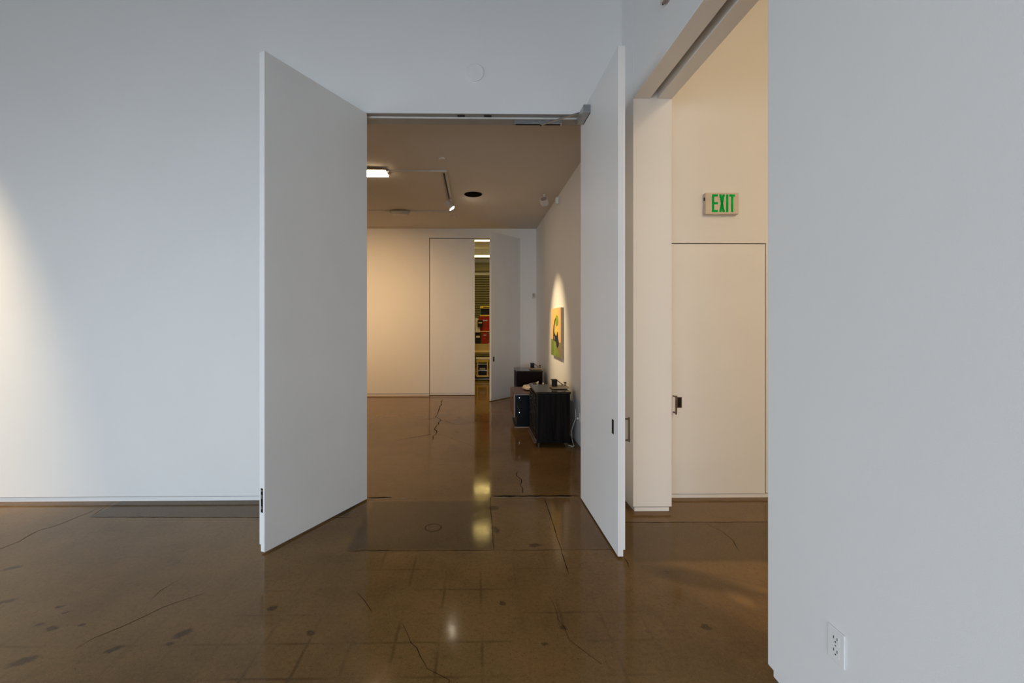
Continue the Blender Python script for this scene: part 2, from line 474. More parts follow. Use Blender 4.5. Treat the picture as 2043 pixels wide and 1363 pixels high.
b = MB()
b.box(-8.2, -8.0, -7.0, -5.2, 0, 5.6); b.box(-8.2, -8.0, 1.2, YW, 0, 5.6)
b.box(-8.2, -8.0, -5.2, 1.2, 0, 1.1); b.box(-8.2, -8.0, -5.2, 1.2, 4.1, 5.6)
struct(b.build('wall_left', 'wall'), 'plain white wall at the far end of the front room', 'wall')
b = MB()
b.box(-8.2, -7.6, -7.2, -7.0, 0, 5.6); b.box(1.3, 6.2, -7.2, -7.0, 0, 5.6)
b.box(-7.6, 1.3, -7.2, -7.0, 3.7, 5.6); b.box(-7.6, 1.3, -7.2, -7.0, 0, 0.15)
struct(b.build('wall_front', 'wall'), 'white wall around the wide street windows', 'wall')
wn = thing('window_1', 'wide street window of four tall panes', 'window', (0, -7.1, 0), kind='structure')
for i in range(5):
    x = -7.6 + i * 8.9 / 4
    MB().box(x - 0.04, x + 0.04, -0.05, 0.05, 0.15, 3.7).build('mullion', 'frame', wn)
for i in range(4):
    x = -7.6 + i * 8.9 / 4
    MB().box(x + 0.04, x + 8.9 / 4 - 0.04, -0.006, 0.006, 0.15, 3.7).build('pane', 'glass', wn)
wn = thing('window_2', 'side window of three panes', 'window', (-8.1, 0, 0), kind='structure')
for i in range(4):
    y = -5.2 + i * 6.4 / 3
    MB().box(-.05, .05, y - .04, y + .04, 1.1, 4.1).build('mullion', 'frame', wn)
for i in range(3):
    y = -5.2 + i * 6.4 / 3
    MB().box(-.006, .006, y + .04, y + 6.4 / 3 - .04, 1.1, 4.1).build('pane', 'glass', wn)
struct(MB().box(-8.2, XR2, -7.2, YB, 5.6, 5.8).build('ceiling', 'dark_ceiling'), 'high unseen ceiling of the front room, darkened to dim the upper walls', 'ceiling')
struct(MB().box(XR2, 6.2, -2.5, YB, 5.6, 5.8).build('ceiling_side_room', 'ceiling'), 'high ceiling of the side room', 'ceiling')
struct(MB().box(6.0, 6.2, -2.5, YW, 0, 5.6).build('wall_side_room_right', 'wall'), 'plain white end wall of the side room', 'wall')
struct(MB().box(XR2, 6.0, -2.7, -2.5, 0, 5.6).build('wall_side_room_front', 'wall'), 'plain white street-side wall of the side room', 'wall')

# gallery shell
FD0, FD1, FDZ = -1.040, 1.0435, 3.605
b = MB()
wallbox(b, -6.0, FD0, YG, YG + 0.2, ZG, fy0=1)
wallbox(b, FD1, 3.7, YG, YG + 0.2, ZG + 0.4, fy0=1)
b.box(FD0, FD1, YG, YG + 0.2, FDZ, ZG + 0.4)
b.box(-6.0, FD0, YG, YG + 0.2, ZG, ZG + 0.4)
struct(b.build('wall_gallery_back', 'wall'), 'white back wall of the gallery with a tall double door', 'wall')
b = MB(); wallbox(b, XG, XG + 0.2, YB, YG, ZG, fx0=1)
struct(b.build('wall_gallery_right', 'wall'), 'white gallery wall on which the painting hangs', 'wall')
struct(MB().box(-6.2, -6.0, YB, YG + 0.2, 0, ZG).build('wall_gallery_left', 'wall'), 'plain white far wall of the gallery', 'wall')
ceil_g = struct(MB().box(-6.2, XG + 0.2, YB, YG, ZG, ZG + 0.15).build('ceiling_gallery', 'gallery_ceiling'), 'white gallery ceiling carrying the light track', 'ceiling')
# store room shell
YS = 16.5
struct(MB().box(-2.7, 3.7, YS, YS + 0.2, 0, 4.2).build('wall_store_back', 'wall'), 'store room wall behind the roll-up shutter', 'wall')
struct(MB().box(-2.7, -2.5, YG + 0.2, YS, 0, 4.2).build('wall_store_left', 'wall'), 'plain store room wall beside the closed door leaf', 'wall')
struct(MB().box(3.5, 3.7, YG + 0.2, YS, 0, 4.2).build('wall_store_right', 'wall'), 'plain store room wall beyond the open door leaf', 'wall')
struct(MB().box(-2.7, 3.7, YG + 0.2, YS + 0.2, 4.05, 4.2).build('ceiling_store', 'ceiling'), 'store room ceiling with fluorescent strips', 'ceiling')

# --- cracks, saw cuts and the round cover in the floor
def crack(pts, wd, jag=0.012, mt='crack', name='crack'):
    out = []
    for (x0, y0), (x1, y1) in zip(pts, pts[1:]):
        n = max(1, int(math.hypot(x1 - x0, y1 - y0) / 0.06))
        for i in range(n):
            t = i / n; k = 0 if i == 0 and not out else jag
            out.append((x0 + (x1 - x0) * t + random.uniform(-k, k), y0 + (y1 - y0) * t + random.uniform(-k, k)))
    out.append(pts[-1])
    return MB().ribbon(out, wd).build(name, mt, floor)


for pts, wd in (
    ([(-.698, 9.606), (-.684, 8.608), (-.685, 7.838), (-.586, 7.597), (-.612, 7.195), (-.621, 6.927), (-.568, 6.769), (-.608, 6.533), (-.609, 6.312)], .014),
    ([(-.641, 6.65), (-.79, 6.507), (-.961, 6.425), (-1.124, 6.319)], .007),
    ([(-.586, 7.597), (-.348, 7.296), (-.098, 7.222)], .005),
    ([(-.681, 7.797), (-.879, 7.602)], .005),
    ([(-.558, 6.648), (-.382, 6.473), (-.118, 6.123), (-.014, 5.95)], .004),
    ([(.488, 4.984), (.455, 4.822), (.499, 4.714), (.467, 4.555), (.487, 4.459), (.473, 4.329)], .006),
    ([(-.404, 2.473), (-.358, 2.393), (-.303, 2.282), (-.281, 2.231), (-.252, 2.181), (-.224, 2.143), (-.13, 2.088), (-.127, 2.0)], .0025),
    ([(.456, 2.707), (.477, 2.566), (.493, 2.431), (.511, 2.324), (.547, 2.252), (.626, 2.168)], .0022),
    ([(.456, 2.707), (.53, 2.80)], .002),
    ([(-.744, 2.776), (-.663, 2.7), (-.619, 2.605), (-.597, 2.573)], .0025),
    ([(-3.7, 3.25), (-3.525, 3.329), (-3.499, 3.448), (-3.522, 3.628), (-3.455, 3.752), (-3.428, 3.885), (-3.394, 4.18)], .004),
    ([(-2.062, 2.309), (-2.03, 2.391), (-1.959, 2.468), (-1.895, 2.567), (-1.836, 2.646), (-1.763, 2.716), (-1.687, 2.764)], .003),
    ([(1.943, 3.689), (1.993, 3.528), (2.008, 3.381), (1.948, 3.218)], .004),
    ([(1.069, 3.162), (1.056, 3.001)], .004),
    ([(-1.966, 2.705), (-1.961, 2.873), (-1.919, 2.957)], .0025),
):
    crack(pts, wd)
for pts, wd in (([(.150, 4.24), (.148, 4.211), (.141, 3.26)], .005), ([(.668, 4.24), (.655, 3.7), (.639, 3.22), (.63, 2.95)], .005),
                ([(-.93, 3.262), (.141, 3.262)], .007), ([(.141, 3.26), (1.1, 3.255)], .003),
                ([(-3.323, 3.863), (-1.8, 3.835), (-1.05, 3.82)], .006), ([(1.13, 3.692), (3.6, 3.680)], .008),
                ([(-3.33, 3.863), (-3.38, 4.18)], .004)):
    crack(pts, wd, 0.0025, 'joint', 'saw_cut')
for pts, wd in (([(.16, 4.275), (1.02, 4.262)], .03), ([(-1.03, 4.25), (-.80, 4.255)], .03)):
    crack(pts, wd, 0.008, 'joint', 'threshold_seam')
for pts, wd in (([(.17, 4.235), (.95, 4.228)], .022), ([(-1.0, 4.215), (-.55, 4.222)], .018)):
    crack(pts, wd, 0.008, 'scuffed', 'grout_strip')
MB().lathe([(0.063, 0.0), (0.063, 0.0008), (0.068, 0.0008), (0.068, 0.0)], 40, (-0.341, 3.625, 0), caps=False).build('floor_cover_ring', 'joint', floor)


# ------------------------------------------------------------------ doors
def leaf_panel(width, height, thick, z0=0.014):
    """panel from x=0 to width; visible face at y=0, other face at y=thick with a recessed foot"""
    b = MB()
    b.prism([(0, z0), (0, height), (thick, height), (thick, 0.060), (thick - 0.014, 0.060), (thick - 0.014, z0)], 'x', 0, width)
    return b


def flush_pull(parent, x, z, face_y=0.0, sgn=1, m='black', plate=True):
    """recessed pull: a plate with a dark pocket, on the face at y=face_y looking towards -y*sgn"""
    if plate:
        f = MB()
        for (x0, x1, z0, z1) in ((-.024, -.016, -.052, .052), (.016, .024, -.052, .052), (-.016, .016, -.052, -.043), (-.016, .016, .043, .052)):
            f.box(x + x0, x + x1, face_y - 0.002 * sgn, face_y + 0.001 * sgn, z + z0, z + z1) if sgn > 0 else \
                f.box(x + x0, x + x1, face_y - 0.001, face_y + 0.002, z + z0, z + z1)
        p = f.build('flush_pull', 'bronze', parent)
        MB().box(x - .016, x + .016, face_y - 0.0006, face_y + 0.0006, z - .043, z + .043).build('pull_pocket', 'black', p)
    else:
        MB().box(x - .022, x + .022, face_y - 0.0012, face_y + 0.001, z - .052, z + .052).build('flush_pull', 'black', parent)


def bar_pull(parent, x, z0, z1, face_y, out, m='bronze'):
    """square D-pull standing off a face in direction out (+1/-1 along y)"""
    p = MB().box(x - .007, x + .007, face_y + out * .058 - .006, face_y + out * .058 + .006, z0, z1).build('bar_pull', m, parent, bevel=.0015)
    for z in (z0 + .012, z1 - .012):
        y0, y1 = sorted((face_y, face_y + out * .054))
        MB().box(x - .005, x + .005, y0, y1, z - .006, z + .006).build('pull_post', m, p)


# left leaf, swung back towards the wall
hx, hy = -1.018, 4.189; fx, fy = -1.526, 3.225
ang = math.atan2(fy - hy, fx - hx); wid = math.hypot(fx - hx, fy - hy)
d1 = thing('door_1', 'tall white door leaf swung wide with dark flush bolt in its edge', 'door', (hx, hy, 0), ang, kind='structure')
# local +x runs along the leaf; the visible face looks along local +y here, so the panel lies on -y
b = MB(); t = 0.055
b.prism([(0, .014), (0, H_DOOR), (-t, H_DOOR), (-t, .062), (-t + .014, .062), (-t + .014, .014)], 'x', 0, wid)
b.build('panel', 'door', d1, bevel=0.002)
bolt = MB().box(wid - .001, wid + .0018, -.038, -.016, .30, .475).build('flush_bolt', 'black', d1)
MB().box(wid + .0005, wid + .003, -.033, -.021, .40, .43).build('bolt_lever', 'steel', bolt)
MB().box(wid + .0005, wid + .003, -.033, -.021, .325, .345).build('bolt_screw', 'steel', bolt)
MB().box(wid + .0005, wid + .003, -.033, -.021, .452, .466).build('bolt_screw', 'steel', bolt)
for z in (.25, 1.83, 3.40):
    MB().cyl((-.008, -.046, z - .06), (-.008, -.046, z + .06), .009).build('hinge', 'steel', d1)

# right leaf, open at a right angle, with closer
hx, hy = 1.010, 4.189; fx, fy = 1.022, 3.130
ang = math.atan2(fy - hy, fx - hx); wid = math.hypot(fx - hx, fy - hy); t = 0.052
d2 = thing('door_2', 'tall white door leaf standing straight out with closer and bar pull', 'door', (hx, hy, 0), ang, kind='structure')
b = MB()   # visible face looks to local -y (towards the doorway); panel on +y
b.prism([(0, .014), (0, H_DOOR), (t, H_DOOR), (t, .062), (t - .014, .062), (t - .014, .014)], 'x', 0, wid)
b.build('panel', 'door', d2, bevel=0.002)
MB().box(.925, .967, -.0015, .001, .863, .968).build('flush_pull', 'black', d2)
bar_pull(d2, wid - .085, .81, .99, t, 1, 'bronze')
# door closer: body on the leaf, arm to the slide rail on the frame head
cl = MB().box(.095, .345, -.062, 0.0, 3.525, 3.592).build('closer_body', 'alu', d2, bevel=.003)
MB().box(.3452, .347, -.059, -.003, 3.530, 3.588).build('closer_end_cap', 'alu', cl)
MB().box(.10, .34, -.0015, 0.0, 3.52, 3.525).build('closer_backplate', 'black', cl)
MB().cyl((.16, -.035, 3.592), (.16, -.035, 3.622), .012).build('closer_spindle', 'steel', cl)
for z in (.25, 1.83, 3.40):
    MB().cyl((-.008, .046, z - .06), (-.008, .046, z + .06), .009).build('hinge', 'steel', d2)
# slide rail and arm belong to the frame head
rail = MB().box(.385, .850, 4.275, 4.315, 3.614, 3.648).build('closer_rail', 'alu', wall_back, bevel=.002)
MB().box(.40, .835, 4.287, 4.303, 3.610, 3.615).build('rail_slot', 'black', rail)
MB().cyl((.645, 4.292, 3.602), (.645, 4.292, 3.615), .010).build('rail_slider', 'black', rail)
a0, a1 = Vector((.645, 4.292, 3.610)), Vector((.968, 4.035, 3.608))
dd = (a1 - a0).normalized(); nn = Vector((-dd.y, dd.x, 0)) * .011
b = MB(); b.prism([((a0 + nn).x, (a0 + nn).y), ((a1 + nn).x, (a1 + nn).y), ((a1 - nn).x, (a1 - nn).y), ((a0 - nn).x, (a0 - nn).y)], 'z', 3.606, 3.613)
b.build('closer_arm', 'alu', wall_back)

# side-room door: closed, flush in the wall
d3 = thing('door_3', 'closed flush cream door under the exit sign with dark pulls', 'door', (0, YW, 0), kind='structure')
MB().box(AX0 + .008, AX1 - .010, .0, .045, .042, AZ - .011).build('panel', 'door', d3, bevel=.0015)
MB().box(AX0, AX1, .014, .045, 0.0, .034).build('threshold', 'wall', d3)
MB().box(AX0, AX1, .05, .19, 0.0, AZ).build('door_lining', 'gap', d3)
flush_pull(d3, 1.957, .918)
bar_pull(d3, 1.900, .815, .992, 0.0, -1)

# gallery back doors
d4 = thing('door_4', 'closed tall white leaf in the gallery back wall', 'door', (0, YG, 0), kind='structure')
MB().box(FD0 + .014, 0.0, 0.0, .05, .055, FDZ - .016).build('panel', 'door', d4)
MB().box(FD0 + .014, 0.0, .012, .05, .012, .055).build('recessed_foot', 'door', d4)
MB().box(FD0, -.01, .06, .19, 0.012, FDZ - .002).build('door_lining', 'gap', d4)
hx, hy = 1.043, 10.098; fx, fy = 0.352, 9.325
ang = math.atan2(fy - hy, fx - hx); wid = math.hypot(fx - hx, fy - hy)
d5 = thing('door_5', 'half open tall white leaf in front of the lit store room', 'door', (hx, hy, 0), ang, kind='structure')
b = MB(); t = .05   # visible face looks along local +y; recessed foot on that side
b.prism([(0, FDZ - .01), (-t, FDZ - .01), (-t, .014), (-.014, .014), (-.014, .058), (0, .058)], 'x', 0, wid)
b.build('panel', 'door', d5)
MB().box(wid - .10, wid - .058, -.001, .0015, .84, .945).build('flush_pull', 'black', d5)

# ------------------------------------------------------------------ front-room fittings
o = MB().lathe([(.0005, .0), (.083, .0), (.083, .013), (.078, .0165), (0.0005, .0168)], 48, (0.003, YW, 4.053), 'y').build('blanking_disc', 'wall')
tag(o, 'round white blanking cover on the wall above the doorway', 'wall cover')

t_ = thing('exit_sign', 'beige exit sign with green letters above the closed door', 'sign', (2.346, YW, 2.811))
MB().box(-.158, .158, -.044, 0, -.102, .102).build('housing', 'beige', t_, bevel=.006)
MB().box(-.1600, -.1575, -.030, -.010, .03, .062).build('side_knockout', 'black', t_)
Hh, Wd, st = .168, .054, .0205
def letter(polys, x0):
    b = MB()
    for p in polys:
        b.prism([(x0 + u, v) for u, v in p], 'y', -.0462, -.0435)
    b.build('letter', 'green', t_)
z0 = -.082
def rc(a, b_, c, d_): return [(a, z0 + c), (b_, z0 + c), (b_, z0 + d_), (a, z0 + d_)]
letter([rc(0, st, 0, Hh), rc(st, .055, 0, st), rc(st, .055, .074, .074 + st), rc(st, .055, Hh - st, Hh)], -.098)
letter([[(0, z0), (.022, z0), (.055, z0 + Hh), (.033, z0 + Hh)], [(.033, z0), (.055, z0), (.022, z0 + Hh), (0, z0 + Hh)]], -.030)
letter([rc(0, st, 0, Hh)], .037)
letter([rc(.0175, .0175 + st, 0, Hh - st), rc(0, .055, Hh - st, Hh)], .067)

t_ = thing('wall_fixture', 'small beige box fixture high above the side opening', 'wall fixture', (XR, 3.15, 4.01))
MB().box(-.050, 0.0, -.16, .06, 0.0, .19).build('housing', 'beige', t_, bevel=.008)
MB().box(-.042, -.012, -.13, .045, -.004, 0.0).build('lamp_window', 'trim', t_)
MB().cyl((-.030, .052, -.004), (-.030, .052, .0), .005).build('test_button', 'black', t_)

t_ = thing('wall_outlet', 'white duplex socket low on the near side wall', 'outlet', (XR, 1.688, .434))
MB().box(-.007, 0, -.040, .040, -.065, .065).build('cover_plate', 'white', t_, bevel=.003)
for zc in (.024, -.024):
    s_ = MB().box(-.0078, -.006, -.017, .017, zc - .018, zc + .018).build('socket_face', 'white', t_, bevel=.002)
    for y in (-.008, .008):
        MB().box(-.0084, -.0076, y - .0016, y + .0016, zc, zc + .011).build('slot', 'black', s_)
    MB().cyl((-.0076, 0, zc - .009), (-.0084, 0, zc - .009), .0032, n=12).build('ground_hole', 'black', s_)
MB().cyl((-.0068, 0, 0), (-.0076, 0, 0), .003, n=12).build('screw', 'steel', t_)

# ------------------------------------------------------------------ gallery ceiling fittings
ZT = ZG
tr = thing('lighting_track', 'white ceiling track running around the gallery in a U', 'light track', (0, 0, ZT - .001))
MB().box(-4.2, -.39, 6.20, 6.235, -.022, 0).build('cross_run', 'fixture', tr)
MB().box(-.425, -.390, 6.235, 8.46, -.022, 0).build('long_run', 'fixture', tr)
MB().box(-4.2, -.39, 8.46, 8.495, -.022, 0).build('cross_run', 'fixture', tr)
MB().box(-.447, -.432, 6.33, 7.52, -.030, 0).build('feed_channel', 'black', tr)

pw = thing('wall_washer', 'lit rectangular wall washer glowing on the light track', 'light fixture', (-1.42, 6.22, ZT), 0, 'wall washers on the track')
MB().box(-.195, .195, -.13, .14, -.040, -.0235).build('housing', 'fixture', pw, bevel=.003)
MB().box(-.185, .185, -.12, .13, -.052, -.0405).build('diffuser', 'lamp_warm', pw)
MB().box(.196, .222, -.05, .05, -.050, -.0235).build('bracket', 'fixture', pw)
area('wall_washer_light', (-1.42, 6.22, ZT - .06), (0, 0, 0), .33, .2, 9, WARM)

p2 = thing('wall_washer', 'unlit rectangular wall washer near the gallery back wall', 'light fixture', (-1.43, 8.46, ZT), 0, 'wall washers on the track')
MB().box(-.155, .155, -.07, .10, -.085, -.022).build('housing', 'fixture', p2, bevel=.004)
for s in (-1, 1):
    MB().cyl((s * .165, 0, -.03), (s * .19, 0, -.03), .022).build('knuckle', 'fixture', p2)

sp_ = thing('track_spotlight', 'small lit spotlight on the track aimed at the painting', 'spotlight', (-.408, 7.66, ZT))
MB().box(-.018, .018, -.06, .06, -.045, -.0235).build('adapter', 'fixture', sp_)
MB().cyl((-.012, 0, -.075), (0, 0, -.045), .008, n=12).build('stem', 'fixture', sp_)
tgt = Vector((1.412, 7.46, 1.40)); src = Vector((-.438, 7.66, ZT - .105))
dv = (tgt - src).normalized()
c0 = Vector((-.03, 0, -.105))
hd = MB().cyl(c0 - dv * .075, c0 + dv * .075, .042, .052, n=28).build('head', 'fixture', sp_, smooth=True)
MB().cyl(c0 + dv * .074, c0 + dv * .0775, .049, n=28).build('lamp_face', 'lamp_spot', hd)
MB().tube([c0 + Vector((0, -.06, 0)), c0 + Vector((0, -.06, .05)), c0 + Vector((0, 0, .065)), c0 + Vector((0, .06, .05)), c0 + Vector((0, .06, 0))], .006).build('yoke', 'fixture', hd)
spot('painting_spot', src + dv * .09, tgt, 430, (1.0, 0.76, 0.44), 40, 0.9, 0.02)

o = MB().lathe([(.001, -.012), (.135, -.012), (.150, -.003), (.150, 0)], 48, (-.025, 7.37, ZT)).build('ceiling_speaker', 'gap')
tag(o, 'round black ceiling speaker opening in the gallery', 'speaker')
for i, (x, y, lb) in enumerate(((-.425, 5.75, 'white sprinkler cap on the ceiling nearest the doorway'), (-.426, 8.88, 'white sprinkler cap on the ceiling beyond the spotlight'))):
    s_ = thing('sprinkler_cap', lb, 'sprinkler', (x, y, ZT), 0, 'sprinkler caps on the gallery ceiling')
    MB().lathe([(.001, -.018), (.040, -.018), (.045, -.012), (.045, -.004), (.06, 0)], 32).build('cap', 'gallery_ceiling', s_, smooth=True)
    MB().lathe([(.060, -.004), (.068, -.003), (.070, 0), (.060, 0)], 32).build('escutcheon', 'fixture', s_)
s_ = thing('ceiling_loudspeaker', 'small tilted box speaker under the ceiling by the painting wall', 'speaker', (1.165, 7.35, ZT))
MB().cyl((0, 0, -.05), (0, 0, 0), .02).build('mount', 'fixture', s_)
q = []
for k in range(8):
    a = 2 * PI * (k + .5) / 8; q.append((.075 * math.cos(a), .075 * math.sin(a)))
bd = MB().prism(q, 'y', -.05, .06).build('cabinet', 'fixture', s_, bevel=.01)
bd.location = (0, 0, -.115); bd.rotation_euler = (math.radians(-35), 0, math.radians(-25))
gr = MB().lathe([(.001, .052), (.05, .052), (.055, .048)], 24, axis='y').build('grille', 'trim', bd)
o = MB().box(-.045, 0, -.05, .05, -.11, 0).build('wall_sensor', 'wall', bevel=.008)
o.location = (XG, 7.45, ZT - .03); tag(o, 'small white sensor box where painting wall meets ceiling', 'sensor')
t_ = thing('thermostat', 'small grey wall control beside the half open leaf', 'thermostat', (1.352, YG, 2.285))
MB().box(-.03, .03, -.028, 0, -.06, .06).build('housing', 'fixture', t_, bevel=.005)
MB().box(-.02, .02, -.030, -.027, -.02, .045).build('cover', 'greyrail', t_)

# ------------------------------------------------------------------ painting
Y0, Y1, PZ0, PZ1 = 6.975, 7.860, 1.106, 1.918
pc = ((Y0 + Y1) / 2, (PZ0 + PZ1) / 2); pw_, ph_ = Y1 - Y0, PZ1 - PZ0
pt = thing('painting', 'framed yellow painting with black curved figure and green hill on gallery wall', 'painting', (XG, pc[0], pc[1]))
MB().box(-.045, -.004, -pw_ / 2, pw_ / 2, -ph_ / 2, ph_ / 2).build('stretcher', 'canvas_edge', pt)
MB().box(-.0465, -.045, -pw_ / 2, pw_ / 2, -ph_ / 2, ph_ / 2).build('canvas', 'canvas', pt)
def S(s, t): return (pw_ / 2 - s * pw_, ph_ / 2 - t * ph_)     # s: 0 = far end .. 1 = near end ; t: 0 = top .. 1 = bottom
def shape(name, pts, m, x): MB().prism([S(*p) for p in pts], 'x', x, x + .0012).build(name, m, pt)
shape('ground', [(.42, 1), (.42, .75), (.68, .78), (.80, .70), (1, .69), (1, 1)], 'ochre', -.0476)
shape('hill', [(0, 1), (0, .655), (.30, .655), (.45, .68), (.60, .72), (.66, .80), (.80, .90), (.88, 1)], 'hill', -.0486)
shape('crown', [(.62 + .15 * math.cos(a), .26 + .115 * math.sin(a)) for a in [2 * PI * k / 24 for k in range(24)]], 'lime', -.0486)
shape('figure', [(.50, .20), (.40, .25), (.30, .36), (.255, .48), (.245, .66), (.36, .68), (.50, .69), (.58, .72), (.62, .80), (.70, .81), (.80, .76), (.83, .70),
                 (.76, .61), (.70, .48), (.665, .49), (.62, .55), (.56, .575), (.46, .55), (.36, .50), (.35, .46), (.38, .36), (.46, .26), (.54, .22)], 'ink', -.0498)
shape('highlight', [(.34, .60), (.36, .575), (.41, .62), (.43, .66), (.37, .645)], 'pale', -.0510)


# ------------------------------------------------------------------ cabinets
def telegraph(name, label, loc, rz, base_m='oak'):
    k = thing(name, label, 'sculpture', loc, rz, 'key devices on the cabinets')
    b = MB()
    b.prism([(-.115, -.12), (.10, -.12), (.125, -.10), (.125, .09), (.10, .12), (-.115, .12)], 'z', .006, .026)
    b.build('base', base_m, k, bevel=.004)
    for x, y in ((-.09, -.09), (.09, -.09), (-.09, .09), (.09, .09)):
        MB().cyl((x, y, 0), (x, y, .007), .012, n=12).build('foot', 'black', k)
    MB().cyl((-.062, .05, .026), (-.062, .05, .112), .034, n=24).build('coil', 'coil', k, smooth=True)
    MB().box(-.100, -.026, -.020, .000, .026, .118).build('upright', 'black', k, bevel=.002)
    MB().box(-.102, -.022, -.012, .085, .112, .120).build('yoke_plate', 'black', k)
    MB().tube([(-.028, -.012, .112), (.03, -.012, .066), (.075, -.012, .042), (.10, -.012, .040)], .006).build('lever', 'bronze', k)
    MB().cyl((.045, -.012, .026), (.045, -.012, .055), .010, n=14).build('fulcrum', 'chrome', k)
    kn = MB().cyl((.085, -.012, .040), (.085, -.012, .078), .006, n=12).build('knob_stem', 'black', k)
    MB().lathe([(.001, 0), (.020, .0), (.022, .006), (.018, .014), (.001, .016)], 20, (.085, -.012, .072)).build('knob', 'black', kn, smooth=True)
    return k


# near cabinet: ebonised, lattice front looking into the room
c1 = thing('carved_cabinet', 'black carved cabinet with lattice front and worn base moulding beside the cord', 'cabinet', (.835, 5.91, 0))
Wc, Lc, Hc = .455, .715, .747
MB().box(.004, Wc - .006, .006, Lc - .006, .095, Hc - .028).build('body', 'ebony', c1)
MB().box(-.010, Wc + .004, -.006, Lc + .006, Hc - .028, Hc).build('top', 'ebony_top', c1, bevel=.004)
MB().box(-.006, Wc, -.004, Lc + .004, .060, .100).build('plinth', 'ebony', c1, bevel=.004)
for i, (o0, z0_, z1_) in enumerate(((.022, .082, .112), (.036, .055, .080))):
    MB().box(-o0, -.002, -.004, Lc + .02, z0_, z1_).build('base_moulding', 'mould', c1, bevel=.005)
for x in (.03, Wc - .05):
    for y in (.03, Lc - .05):
        MB().cyl((x, y, 0), (x, y, .062), .014, .020, n=12).build('foot', 'bronze', c1)
# front: two doors of carved lattice
for k in range(2):
    y0 = .02 + k * (Lc - .04) / 2; y1 = y0 + (Lc - .04) / 2 - .006
    dr = MB().box(-.006, .004, y0, y1, .12, Hc - .05).build('door', 'ebony', c1)
    for (a, c, e, g) in ((y0, y0 + .022, .12, Hc - .05), (y1 - .022, y1, .12, Hc - .05), (y0, y1, .12, .145), (y0, y1, Hc - .075, Hc - .05)):
        MB().box(-.014, -.006, a, c, e, g).build('stile', 'ebony', dr, bevel=.002)
    for i in range(4):
        for j in range(7):
            yc = y0 + .05 + i * (y1 - y0 - .10) / 3; zc = .175 + j * (Hc - .28) / 6
            b = MB(); r = .038
            b.prism([(yc - r, zc), (yc, zc - r), (yc + r, zc), (yc, zc + r)], 'x', -.012, -.006)
            b.prism([(yc - r * .5, zc), (yc, zc - r * .5), (yc + r * .5, zc), (yc, zc + r * .5)], 'x', -.018, -.012)
            b.build('carved_rosette', 'ebony_top', dr)
MB().box(-.006, .010, -.004, .010, .10, Hc - .03).build('corner_post', 'ebony_top', c1)

# middle cabinet: rosewood top, dark glass side with two knobs, on a recessed base
c2 = thing('console_cabinet', 'low console cabinet with rosewood top and dark knobbed side panel', 'cabinet', (.633, 7.04, 0))
MB().box(.010, .60, .004, .700, .165, .530).build('body', 'navy', c2)
MB().box(-.004, .61, -.004, .706, .527, .547).build('top', 'rose', c2, bevel=.003)
MB().box(-.004, .010, -.002, .704, .160, .527).build('front_board', 'rose', c2)
MB().box(-.005, .014, -.008, .006, .160, .530).build('edge_trim', 'trim', c2)
MB().box(.014, .60, -.008, .004, .518, .530).build('edge_trim', 'trim', c2)
MB().box(.04, .57, .03, .66, .012, .165).build('recessed_base', 'navy', c2)
MB().box(.02, .60, .02, .690, .0, .012).build('base_plate', 'navy', c2)
MB().box(.004, .60, -.004, .006, .0, .010).build('base_rail', 'trim', c2)
for z in (.472, .240):
    kn = MB().cyl((.084, .004, z), (.084, -.014, z), .006, n=14).build('knob_stem', 'chrome', c2)
    MB().lathe([(.001, .024), (.011, .022), (.014, .014), (.008, .006)], 20, (.084, 0, z), 'y').build('knob', 'chrome', kn, smooth=True)
MB().tube([(.05, -.003, .35), (.06, -.004, .31), (.085, -.004, .27), (.086, -.006, .25)], .003).build('pull_wire', 'steel', c2)
MB().box(-.012, -.004, .25, .30, .42, .44).build('door_catch', 'black', c2)

# far cabinet: brown-black, same height as the near one
c3 = thing('plain_cabinet', 'plain brown-black cabinet farthest along the painting wall', 'cabinet', (.818, 8.46, 0))
MB().box(.004, .485, .004, .62, .05, .722).build('body', 'brown_black', c3)
MB().box(-.012, .495, -.008, .63, .722, .747).build('top', 'ebony_top', c3, bevel=.004)
MB().box(.487, .498, -.006, .62, .0, .722).build('side_batten', 'trim', c3)
for k in range(2):
    y0 = .02 + k * .295
    d_ = MB().box(-.006, .004, y0, y0 + .288, .07, .705).build('door', 'brown_black', c3, bevel=.002)
    MB().box(-.010, -.006, y0 + .035, y0 + .253, .11, .665).build('door_panel', 'brown_black', d_)
    MB().cyl((-.006, y0 + (.265 if k == 0 else .02), .42), (-.022, y0 + (.265 if k == 0 else .02), .42), .010, n=14).build('knob', 'chrome', d_)
for x in (.03, .44):
    for y in (.03, .57):
        MB().cyl((x, y, 0), (x, y, .05), .02, n=12).build('foot', 'ebony', c3)

